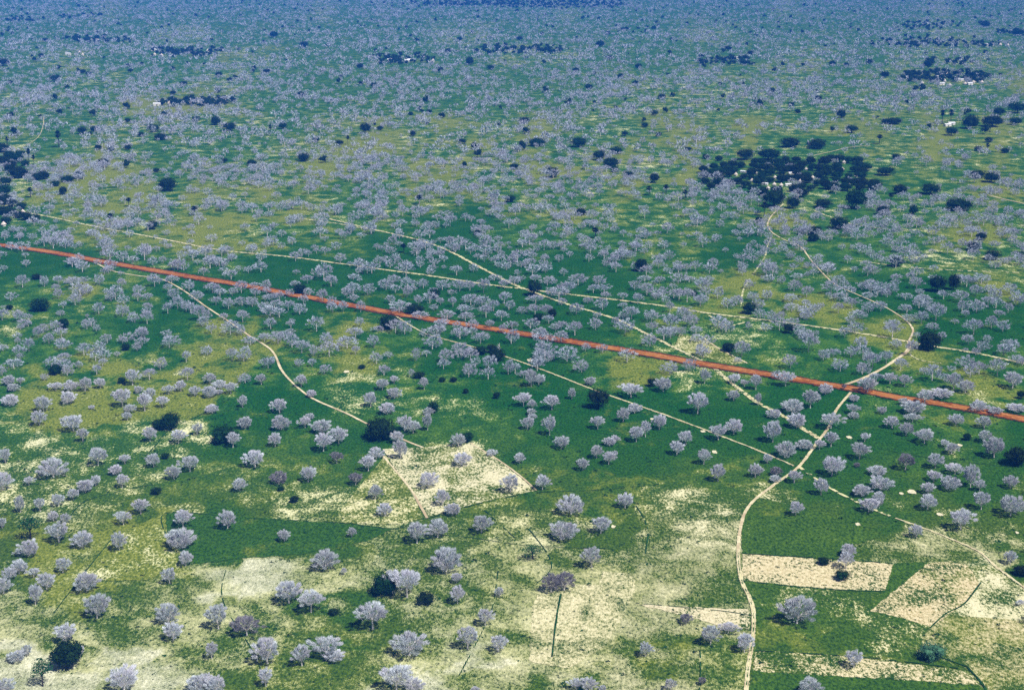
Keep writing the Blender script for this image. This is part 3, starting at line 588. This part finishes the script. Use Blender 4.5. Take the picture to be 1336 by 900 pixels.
_c = Counter(LAB + [l for l in DLAB if 'crowded' not in l and 'massed' not in l]); print('duplicate labels', [k for k, v in _c.items() if v > 1][:5], 'max words', max(len(l.split()) for l in LAB + DLAB), 'near', len(near), 'min y', near[-1][1], 'dark', len(dark), 'rest', len(rest))


# archetypes (real size about 12 m wide)
ARCH = []
for s, (st, w, h) in enumerate([('round', 12, 10), ('umbrella', 13, 11.5), ('vase', 12, 12), ('lobed', 14, 10.5), ('bush', 11, 9), ('round', 12, 11), ('umbrella', 14, 11), ('vase', 11, 13), ('lobed', 13, 12), ('bush', 13, 8.5), ('round', 13, 9.5), ('bush', 12, 10)]):
    V, F, tv = grey_tree(11 + s, w, h, st, ntw=4800, tl=1.25, tw=.15, nclump=30 + 3 * (s % 4))
    ex = np.percentile(np.hypot(tv[:, 0], tv[:, 1]), 93) * 2 * .96; ez = tv[:, 2].max()
    mt = bpy.data.meshes.new('trunk'); mt.from_pydata([tuple(v) for v in V], [], F); mt.materials.append(M_BARK)
    tmp = mesh_obj('tmp', tv, tri_faces(len(tv)), M_TWIG); mc = tmp.data; mc.name = 'crown'; bpy.data.objects.remove(tmp)
    mb = mc.copy(); mb.materials.clear(); mb.materials.append(M_TWIG_BROWN)
    ARCH.append(dict(style=st, w=ex, h=ez, trunk=mt, crown=mc, brown=mb))
def place_tree(name, label, cat, group, px, py, meshes, sx, sz, rot):
    X, Y = at(px, py)
    r = bpy.data.objects.new(name, None); C.objects.link(r); r.empty_display_size = 1
    r.location = (X, Y, .0); r.rotation_euler = (0, 0, rot); r.scale = (sx, sx, sz)
    r['label'] = label; r['category'] = cat
    if group: r['group'] = group
    for nm, me in meshes:
        o = bpy.data.objects.new(nm, me); C.objects.link(o); o.parent = r
    return r
rnd = random.Random(5)
for i, t in enumerate(near):
    px, py, w, h, kd = t
    k = pxm(py); wm = max(2.5, w / k); hm = max(2.5, h / k * 1.0)
    asp = h / w
    if STY[i] == 'umbrella': ch = [a for a in ARCH if a['style'] == 'umbrella']
    elif asp < .72: ch = [a for a in ARCH if a['style'] in ('bush', 'lobed')]
    elif asp < .95: ch = [a for a in ARCH if a['style'] in ('round', 'bush', 'lobed')]
    else: ch = [a for a in ARCH if a['style'] in ('vase', 'round')]
    a = rnd.choice(ch)
    place_tree('bare_tree' if kd == 'g' else 'brown_bare_tree', LAB[i], 'tree', 'bare grey trees', px, py, [('trunk', a['trunk']), ('crown', a['brown'] if kd == 'b' else a['crown'])], wm / a['w'], hm / a['h'], rnd.uniform(0, 2 * PI))

# ---- dark leafy trees, bushes, palms: individuals
DARK = []
for s, (w, h, low) in enumerate([(12, 9, .1), (14, 11, .15), (10, 10, .12), (13, 9, .05)]):
    V, F, tv, tf = leafy(40 + s, w, h, 2200, .75, 18, low)
    mt = bpy.data.meshes.new('trunk'); mt.from_pydata([tuple(v) for v in V], [], F); mt.materials.append(M_DARKBARK)
    tmp = mesh_obj('tmp', tv, tf, M_LEAF); mc = tmp.data; mc.name = 'crown'; bpy.data.objects.remove(tmp)
    DARK.append(dict(w=w * 1.02, h=tv[:, 2].max(), trunk=mt, crown=mc))
def variant(seed, w, h, mat, sparse, nleaf, ls, bark):
    V, F, tv, tf = leafy(seed, w, h, nleaf, ls, 14, .25 if sparse else .1, sparse)
    mt = bpy.data.meshes.new('trunk'); mt.from_pydata([tuple(v) for v in V], [], F); mt.materials.append(bark)
    tmp = mesh_obj('tmp', tv, tf, mat); mc = tmp.data; mc.name = 'crown'; bpy.data.objects.remove(tmp)
    return dict(w=w * 1.0, h=tv[:, 2].max(), trunk=mt, crown=mc)
PALEG = variant(71, 12, 9, M_PALEGREEN, False, 1800, .7, M_DARKBARK)
SPARSE = variant(72, 10, 13, M_LEAF2, True, 900, .6, M_DARKBARK)
def palm_mesh():
    V = []; F = []
    tube(V, F, (0, 0, -.3), (.2, 0, 11), .35, .28, 7)
    rg = np.random.RandomState(8); P = []; n = 90
    for i in range(n):
        an = rg.uniform(0, 2 * PI); el = rg.uniform(-1.2, 1.4); d = np.array((math.cos(an) * math.cos(el), math.sin(an) * math.cos(el), math.sin(el)))
        s = np.cross(d, (0, 0, 1)); s /= np.linalg.norm(s) + 1e-6
        o = np.array((.2, 0, 12.0)); e = o + d * 3.3 + np.array((0, 0, -.3)); P += [o, e - s * .7, e + s * .7]
    tmp = mesh_obj('tmp', np.array(P), tri_faces(len(P)), M_LEAF); mc = tmp.data; mc.name = 'fronds'; bpy.data.objects.remove(tmp)
    mt = bpy.data.meshes.new('trunk'); mt.from_pydata([tuple(v) for v in V], [], F); mt.materials.append(M_DARKBARK)
    return dict(w=6.0, h=14.6, trunk=mt, crown=mc)
PALM = palm_mesh()
for i, t in enumerate(dark):
    px, py, w, h, kd = t
    k = pxm(py); wm = w / k; hm = h / k
    a = {'p': PALEG, 'r': SPARSE, 'q': PALM}.get(kd) or DARK[rnd.randrange(4)]
    nm = {'p': 'blue_green_tree', 'r': 'sparse_green_tree', 'q': 'palm'}.get(kd, 'dark_tree' if wm > 6.5 else 'dark_bush')
    cat = {'dark_bush': 'bush', 'palm': 'palm tree'}.get(nm, 'tree')
    place_tree(nm, DLAB[i], cat, DGRP[i], px, py, [('trunk', a['trunk']), ('fronds' if kd == 'q' else 'crown', a['crown'])], wm / a['w'], max(hm, wm * .5) / a['h'], rnd.uniform(0, 2 * PI))

# ------------------------------------------------------------------ the mass of further grey trees: one mesh
def lod_tree(seed, ntw, tl, tw, ncl):
    rg = np.random.RandomState(seed); st = ['round', 'lobed', 'bush', 'vase', 'round', 'bush'][seed % 6]
    V, F, tv = grey_tree(seed, 1 * 12.0, 10.0, st, ntw=ntw, tl=tl, tw=tw, nclump=ncl)
    # thin trunk as a 3-sided tube
    v = []; f = []; tube(v, f, (0, 0, -.2), (0, 0, 5.0), .38, .28, 3)
    tt = []
    for q in f: tt += [v[q[0]], v[q[1]], v[q[2]], v[q[0]], v[q[2]], v[q[3]]]
    tt = np.array(tt)
    a = np.concatenate([tt, tv]); a[:, :2] /= 11.6; a[:, 2] /= 10.4
    m = np.zeros(len(a) // 3, int); m[:len(tt) // 3] = 1
    return a, m
LODS = {0: [lod_tree(100 + s, 1500, 1.1, .2, 30) for s in range(6)],
        1: [lod_tree(200 + s, 560, 1.25, .36, 22) for s in range(6)],
        2: [lod_tree(300 + s, 90, 2.2, 1.0, 10) for s in range(8)],
        3: [lod_tree(400 + s, 26, 3.4, 2.0, 8) for s in range(8)]}
def bake(name, items, lods, mats):
    """items: (X, Y, w, h, lod)"""
    rg = np.random.RandomState(77); VV = []; MM = []
    for X, Y, w, h, l in items:
        a, m = lods[l][rg.randint(len(lods[l]))]
        an = rg.uniform(0, 2 * PI); c, s = math.cos(an) * w, math.sin(an) * w
        b = np.empty(a.shape, np.float32)
        b[:, 0] = a[:, 0] * c - a[:, 1] * s + X; b[:, 1] = a[:, 0] * s + a[:, 1] * c + Y; b[:, 2] = a[:, 2] * h
        VV.append(b); MM.append(m)
    V = np.concatenate(VV); return mesh_obj(name, V, tri_faces(len(V)), mats, fmat=np.concatenate(MM))
def path_clear(X, Y, extra=2.0, only=None):
    ok = np.ones(len(X), bool)
    for P, w in PATHS:
        if w < 10 and extra > 1: ex_ = -.3
        else: ex_ = extra
        for p in P[::2]: ok &= (X - p[0]) ** 2 + (Y - p[1]) ** 2 > (w / 2 + ex_) ** 2
    return ok
items = []
for px, py, w, h, kd in rest:
    X, Y = at(px, py); k = pxm(py); items.append((X, Y, w / k, h / k, 0))
rg = np.random.RandomState(21)
# scatter over the plain beyond the rows that were placed one by one
def scatter(z0, z1, dens, seed, margin=90):
    rg = np.random.RandomState(seed); out = []
    area = (z1 ** 2 - z0 ** 2) / 2 * (W0 + 2 * margin) / FPX
    n = int(area / 10000 * dens)
    z = np.sqrt(rg.uniform(z0 ** 2, z1 ** 2, n)); X = (rg.uniform(-margin, W0 + margin, n) - W0 / 2) / FPX * z
    Y = (z - CAM_H * ST) / CT
    return X, Y, z
Xs, Ys, Zs = [], [], []
for z0, z1, dn in [(1130, 1478, 7), (1478, 1760, 34), (1760, 2300, 30), (2300, 3600, 24), (3600, 5500, 16), (5500, 9300, 11)]:
    X, Y, z = scatter(z0, z1, dn, int(z0)); Xs.append(X); Ys.append(Y); Zs.append(z)
X = np.concatenate(Xs); Y = np.concatenate(Ys); Z = np.concatenate(Zs)
px = W0 / 2 + FPX * X / Z; py = np.array([to_px(x, y)[1] for x, y in zip(X, Y)])
clus = vnoise(X / 60 + 5, Y / 130 + 3) * .55 + vnoise(X / 19, Y / 25) * .45
den = np.clip((clus - .24) * 2.6, .16, 1)
# thinner plots read off the photograph (x, y, rx, ry, how much is kept)
for cx, cy, rx, ry, kp in [(1250, 185, 120, 45, .45), (1080, 215, 150, 45, .25), (990, 150, 90, 14, .5), (45, 185, 60, 14, .4), (15, 340, 40, 20, .5), (1200, 240, 60, 18, .5), (1270, 120, 70, 10, .6), (60, 150, 60, 12, .6), (1300, 225, 60, 20, .5), (880, 175, 120, 25, .6)]:
    d = ((px - cx) / rx) ** 2 + ((py - cy) / ry) ** 2; den *= np.where(d < 1, kp, 1)
keep = rg.uniform(0, 1, len(X)) < den
X, Y, Z, py, px = X[keep], Y[keep], Z[keep], py[keep], px[keep]
ok = path_clear(X, Y, 3.0); X, Y, Z, py, px = X[ok], Y[ok], Z[ok], py[ok], px[ok]
wd = np.clip(rg.lognormal(2.28, .30, len(X)), 5, 18)
for x, y, z, w in zip(X, Y, Z, wd):
    items.append((x, y, w, w * rg.uniform(.68, 1.05), 1 if z < 2300 else (2 if z < 4000 else 3)))
# either side of the frame, nearer than the rows above, so the plain goes on
for sgn in (-1, 1):
    n = 420; z = np.sqrt(rg.uniform(640 ** 2, 1478 ** 2, n)); u = (W0 / 2 + 14 + rg.uniform(0, 170, n)) * sgn
    for zz, uu in zip(z, u):
        w = rg.uniform(6, 14); items.append((uu / FPX * zz, (zz - CAM_H * ST) / CT, w, w * rg.uniform(.7, 1), 1))
print('far trees', len(items))
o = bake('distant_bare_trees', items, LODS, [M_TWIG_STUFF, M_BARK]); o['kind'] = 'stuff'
o['label'] = 'thousands of pale grey bare trees spread over the far plain'; o['category'] = 'trees'

# ------------------------------------------------------------------ dark groves far off + scattered dark specks: one mesh
def dlod(seed, nl, ls):
    V, F, tv, tf = leafy(seed, 12, 10, nl, ls, 7, .05)
    t = tv[tf].reshape(-1, 3).copy(); t[:, :2] /= 12.2; t[:, 2] /= 10.2
    return t, np.zeros(len(t) // 3, int)
DL = {0: [dlod(500 + s, 110, 1.5) for s in range(5)], 1: [dlod(520 + s, 26, 2.6) for s in range(5)]}
GROVES = [(192,62,101,11,60),(80,47,98,8,45),(207,127,106,12,46),(490,70,76,13,46),(618,58,117,12,70),(906,73,81,11,45),(1122,50,185,11,80),(1169,26,87,13,50),(1176,92,114,15,85),(1228,76,34,8,14),(1300,38,36,6,16),(1205,76,14,10,8),(530,-3,150,10,220),(640,-3,180,13,380),(0,22,60,6,20),(60,18,80,5,20)]
gi = []
for x0, y0, w, h, n in GROVES:
    for _ in range(n):
        x = x0 + w * rg.beta(1.5, 1.5); y = y0 + 2 + h * rg.beta(1.6, 1.4); X_, Y_ = at(x, y); q = rg.uniform(9, 18)
        gi.append((X_, Y_, q, q * rg.uniform(.8, 1.1), 0 if y > 85 else 1))
for _ in range(620):
    z = math.sqrt(rg.uniform(1900 ** 2, 9000 ** 2)); u = rg.uniform(-60, W0 + 60) - W0 / 2; q = rg.uniform(6, 17)
    gi.append((u / FPX * z, (z - CAM_H * ST) / CT, q, q * rg.uniform(.7, 1.3), 0 if z < 3000 else 1))
o = bake('distant_dark_groves', gi, DL, [M_LEAF, M_DARKBARK]); o['kind'] = 'stuff'
o['label'] = 'far-off dark green groves and lone evergreens dotting the plain'; o['category'] = 'trees'

# ------------------------------------------------------------------ low weeds and scrub clumps
sv = []
def tuft(seed, n):
    rg = np.random.RandomState(seed); q = rg.normal(0, 1, (n, 3)); q /= np.linalg.norm(q, axis=1)[:, None]; q[:, 2] = np.abs(q[:, 2]) * .7
    t = slivers(rg, q * .5, q, .5, .35, .6); t[:, 2] = np.maximum(t[:, 2], -.02); return t, np.zeros(n, int)
SL = {0: [tuft(s, 14) for s in range(8)]}
n = 9000
z = np.sqrt(rg.uniform(630 ** 2, 1300 ** 2, n)); u = rg.uniform(-60, W0 + 60, n); X = (u - W0 / 2) / FPX * z; Y = (z - CAM_H * ST) / CT
cl = vnoise(X / 14 + 7, Y / 22 + 1) * .6 + vnoise(X / 5, Y / 7) * .4; kp = (cl > .47) & path_clear(X, Y, .6)
X, Y = X[kp], Y[kp]
sz = np.clip(rg.lognormal(.05, .45, len(X)), .5, 3.2)
RP = np.array(catmull([at(*p) for p in ROAD], 2.0)); td = np.gradient(RP, axis=0); td /= np.linalg.norm(td, axis=1)[:, None]
for sg in (-1, 1):
    m_ = rg.uniform(0, 1, len(RP)) < .55; offs = 6.6 + rg.gamma(1.5, 1.0, len(RP))
    X = np.concatenate([X, (RP[:, 0] - td[:, 1] * offs * sg)[m_]]); Y = np.concatenate([Y, (RP[:, 1] + td[:, 0] * offs * sg)[m_]]); sz = np.concatenate([sz, rg.uniform(.8, 2.8, int(m_.sum()))])
o = bake('low_scrub', [(a, b, s, s * rg.uniform(.5, .9), 0) for a, b, s in zip(X, Y, sz)], SL, [M_SHRUB]); o['kind'] = 'stuff'
o['label'] = 'low dark green weeds dotted over the plots'; o['category'] = 'scrub'

# ------------------------------------------------------------------ village huts
def hut_meshes():
    n = 14; V = []; F = []
    for z in (0, 2.4):
        for k in range(n): V.append((2.4 * math.cos(2 * PI * k / n), 2.4 * math.sin(2 * PI * k / n), z))
    for k in range(n): F.append((k, (k + 1) % n, n + (k + 1) % n, n + k))
    w = bpy.data.meshes.new('wall'); w.from_pydata(V, [], F); w.materials.append(M_WALL)
    V = []; F = []
    for r, z in ((3.2, 2.0), (3.1, 2.25), (1.5, 4.1), (.15, 5.4)):
        for k in range(n): V.append((r * math.cos(2 * PI * k / n), r * math.sin(2 * PI * k / n), z))
    for i in range(3):
        for k in range(n): F.append((i * n + k, i * n + (k + 1) % n, (i + 1) * n + (k + 1) % n, (i + 1) * n + k))
    F.append(tuple(range(3 * n, 4 * n)))
    r = bpy.data.meshes.new('roof'); r.from_pydata(V, [], F); r.materials.append(M_THATCH)
    d = bpy.data.meshes.new('door'); d.from_pydata([(-.5, -2.47, 0), (.5, -2.47, 0), (.5, -2.47, 1.8), (-.5, -2.47, 1.8), (-.5, -2.3, 0), (.5, -2.3, 0), (.5, -2.3, 1.8), (-.5, -2.3, 1.8)], [], [(0, 1, 2, 3), (4, 7, 6, 5), (0, 3, 7, 4), (1, 5, 6, 2), (3, 2, 6, 7)]); d.materials.append(M_DARKBARK)
    return w, r, d
def house_meshes():
    x, y, z = 5, 2.8, 2.9
    V = [(-x, -y, 0), (x, -y, 0), (x, y, 0), (-x, y, 0), (-x, -y, z), (x, -y, z), (x, y, z), (-x, y, z), (-x, 0, z + 1.1), (x, 0, z + 1.1)]
    w = bpy.data.meshes.new('wall'); w.from_pydata(V, [], [(0, 1, 5, 4), (1, 2, 6, 9, 5), (2, 3, 7, 6), (3, 0, 4, 8, 7)]); w.materials.append(M_WALL)
    X, Y = x + .4, y + .4; t = .12; zb = z - .1
    V = [(-X, -Y, zb), (X, -Y, zb), (X, 0, z + 1.25), (-X, 0, z + 1.25), (X, Y, zb), (-X, Y, zb)]
    V += [(a, b, c + t) for a, b, c in V]
    r = bpy.data.meshes.new('roof'); r.from_pydata(V, [], [(0, 3, 2, 1), (3, 5, 4, 2), (6, 7, 8, 9), (9, 8, 10, 11), (0, 1, 7, 6), (5, 11, 10, 4), (1, 2, 8, 7), (2, 4, 10, 8), (0, 6, 9, 3), (3, 9, 11, 5)]); r.materials.append(M_TIN)
    d = bpy.data.meshes.new('door'); d.from_pydata([(-.6, -y - .06, 0), (.6, -y - .06, 0), (.6, -y - .06, 2), (-.6, -y - .06, 2), (-.6, -y + .1, 0), (.6, -y + .1, 0), (.6, -y + .1, 2), (-.6, -y + .1, 2)], [], [(0, 1, 2, 3), (4, 7, 6, 5), (0, 3, 7, 4), (1, 5, 6, 2), (3, 2, 6, 7)]); d.materials.append(M_DARKBARK)
    return w, r, d
HUT, HOUSE = hut_meshes(), house_meshes()
HUTS = []
for i, (x, y, kd) in enumerate(HUTSP):
    HUTS.append((x, y + 1.5, kd, 1.0 if kd == 'h' else .85, rk.uniform(-.6, .6), 'pale thatched hut tucked under the dark trees of the large village' if kd == 'h' else 'oblong pale house under a sheet roof in the large village', 'huts of the large village' if kd == 'h' else 'houses of the large village'))
for pts, lab, grp, sc in [
    ([(19,211),(30,279),(38,287),(5,295),(41,290),(21,284)], 'small pale hut among dark trees at the left edge', 'huts at the left edge', 1.1),
    ([(1241,163),(1236,165)], 'pinkish hut beneath two dark palms at right', 'huts beneath the palms', 1.3),
    ([(1252,94),(1224,102),(1185,103),(1248,103),(1253,106),(1232,107),(1203,110),(1265,111),(1235,98),(1214,107),(1239,113),(1281,109),(1188,106),(1270,109),(1228,111),(1259,111)], 'tiny white hut beneath the dark grove at far right', 'huts of the far right grove', 1.45),
    ([(201,67),(202,73),(211,74),(251,70),(253,73),(271,68)], 'tiny white hut in the distant upper left grove', 'huts of the upper left grove', 1.7),
    ([(104,70),(108,73),(123,53),(89,72),(128,54)], 'tiny white hut on the hazy plain at far left', 'huts on the hazy plain', 1.6),
    ([(221,137),(249,137),(258,135),(269,137),(303,132),(262,137),(205,138)], 'tiny pale hut along the dark grove left of middle', 'huts of the left grove', 1.5),
    ([(565,81),(531,81),(509,80),(535,80),(562,83)], 'tiny white hut by the distant grove near the middle', 'huts of the middle grove', 1.7),
    ([(955,78),(960,77)], 'tiny white hut in the distant grove right of middle', 'huts of the distant right grove', 1.6),
    ([(1295,60),(1305,60),(1285,60),(1315,61)], 'tiny pale hut by the long dark line at top right', 'huts at the top right', 1.8)]:
    for x, y in pts: HUTS.append((x, y, 'b' if rk.random() < .3 else 'h', sc, rk.uniform(-.6, .6), lab, grp))

for i, (px, py, kd, sc, rot, lab, grp) in enumerate(HUTS):
    ms = HUT if kd == 'h' else HOUSE
    place_tree('hut' if kd == 'h' else 'house', lab, 'hut' if kd == 'h' else 'house', grp, px, py, list(zip(('wall', 'roof', 'door'), ms)), sc, sc, rot)

# a bleached dead trunk by the footpath
V = []; F = []
tube(V, F, (0, 0, -.3), (.1, 0, 4.5), .55, .42, 7); tube(V, F, (.1, 0, 4.5), (.5, 0, 7.2), .42, .16, 6); tube(V, F, (.1, 0, 4.2), (-1.0, .2, 6.2), .26, .1, 5); tube(V, F, (.0, 0, 3.4), (.9, -.4, 5.0), .22, .08, 5)
o = mesh_obj('dead_trunk', np.array(V), F, M_BARK); o.location = (*at(651, 458), 0)
o['label'] = 'bleached dead trunk standing beside dark trees on the footpath'; o['category'] = 'dead tree'

# ------------------------------------------------------------------ haze, light, world
hz = bpy.data.materials.new('haze_air'); hz.use_nodes = True; nt = hz.node_tree
for n_ in list(nt.nodes): nt.nodes.remove(n_)
out = nt.nodes.new('ShaderNodeOutputMaterial'); pv = nt.nodes.new('ShaderNodeVolumePrincipled')
pv.inputs['Color'].default_value = HAZE_COL + (1,); pv.inputs['Density'].default_value = HAZE_D; pv.inputs['Anisotropy'].default_value = -0.3
nt.links.new(pv.outputs[0], out.inputs['Volume'])
me = bpy.data.meshes.new('haze')
x, y0, y1, z0, z1 = 60500, -20500, 60500, -1.0, 345.0
me.from_pydata([(-x, y0, z0), (x, y0, z0), (x, y1, z0), (-x, y1, z0), (-x, y0, z1), (x, y0, z1), (x, y1, z1), (-x, y1, z1)], [], [(0, 3, 2, 1), (4, 5, 6, 7), (0, 1, 5, 4), (1, 2, 6, 5), (2, 3, 7, 6), (3, 0, 4, 7)])
me.materials.append(hz); ho = bpy.data.objects.new('haze', me); C.objects.link(ho); ho['kind'] = 'stuff'

EL = math.radians(56); AZ = math.radians(135)          # sun behind the camera, to its right (azimuth clockwise from +Y)
sd = Vector((math.sin(AZ) * math.cos(EL), math.cos(AZ) * math.cos(EL), math.sin(EL)))
l = bpy.data.lights.new('sun', 'SUN'); l.energy = 5.0; l.angle = math.radians(.5); l.color = (1.0, .96, .88)
so = bpy.data.objects.new('sun', l); C.objects.link(so); so.rotation_euler = (-sd).to_track_quat('-Z', 'Y').to_euler(); so.location = (0, 0, 900)
w = bpy.data.worlds.new('World'); S.world = w; w.use_nodes = True; nt = w.node_tree
sky = nt.nodes.new('ShaderNodeTexSky'); sky.sky_type = 'NISHITA'; sky.sun_disc = False; sky.sun_elevation = EL; sky.sun_rotation = AZ
nt.links.new(sky.outputs[0], nt.nodes['Background'].inputs[0]); nt.nodes['Background'].inputs[1].default_value = .05
S.render.engine = 'CYCLES'
S.cycles.max_bounces = 4; S.cycles.diffuse_bounces = 2; S.cycles.volume_bounces = 1; S.cycles.use_denoising = False
S.view_settings.view_transform = 'Standard'; S.view_settings.look = 'None'; S.view_settings.gamma = 1; S.view_settings.exposure = EXPO
S.view_settings.use_curve_mapping = False
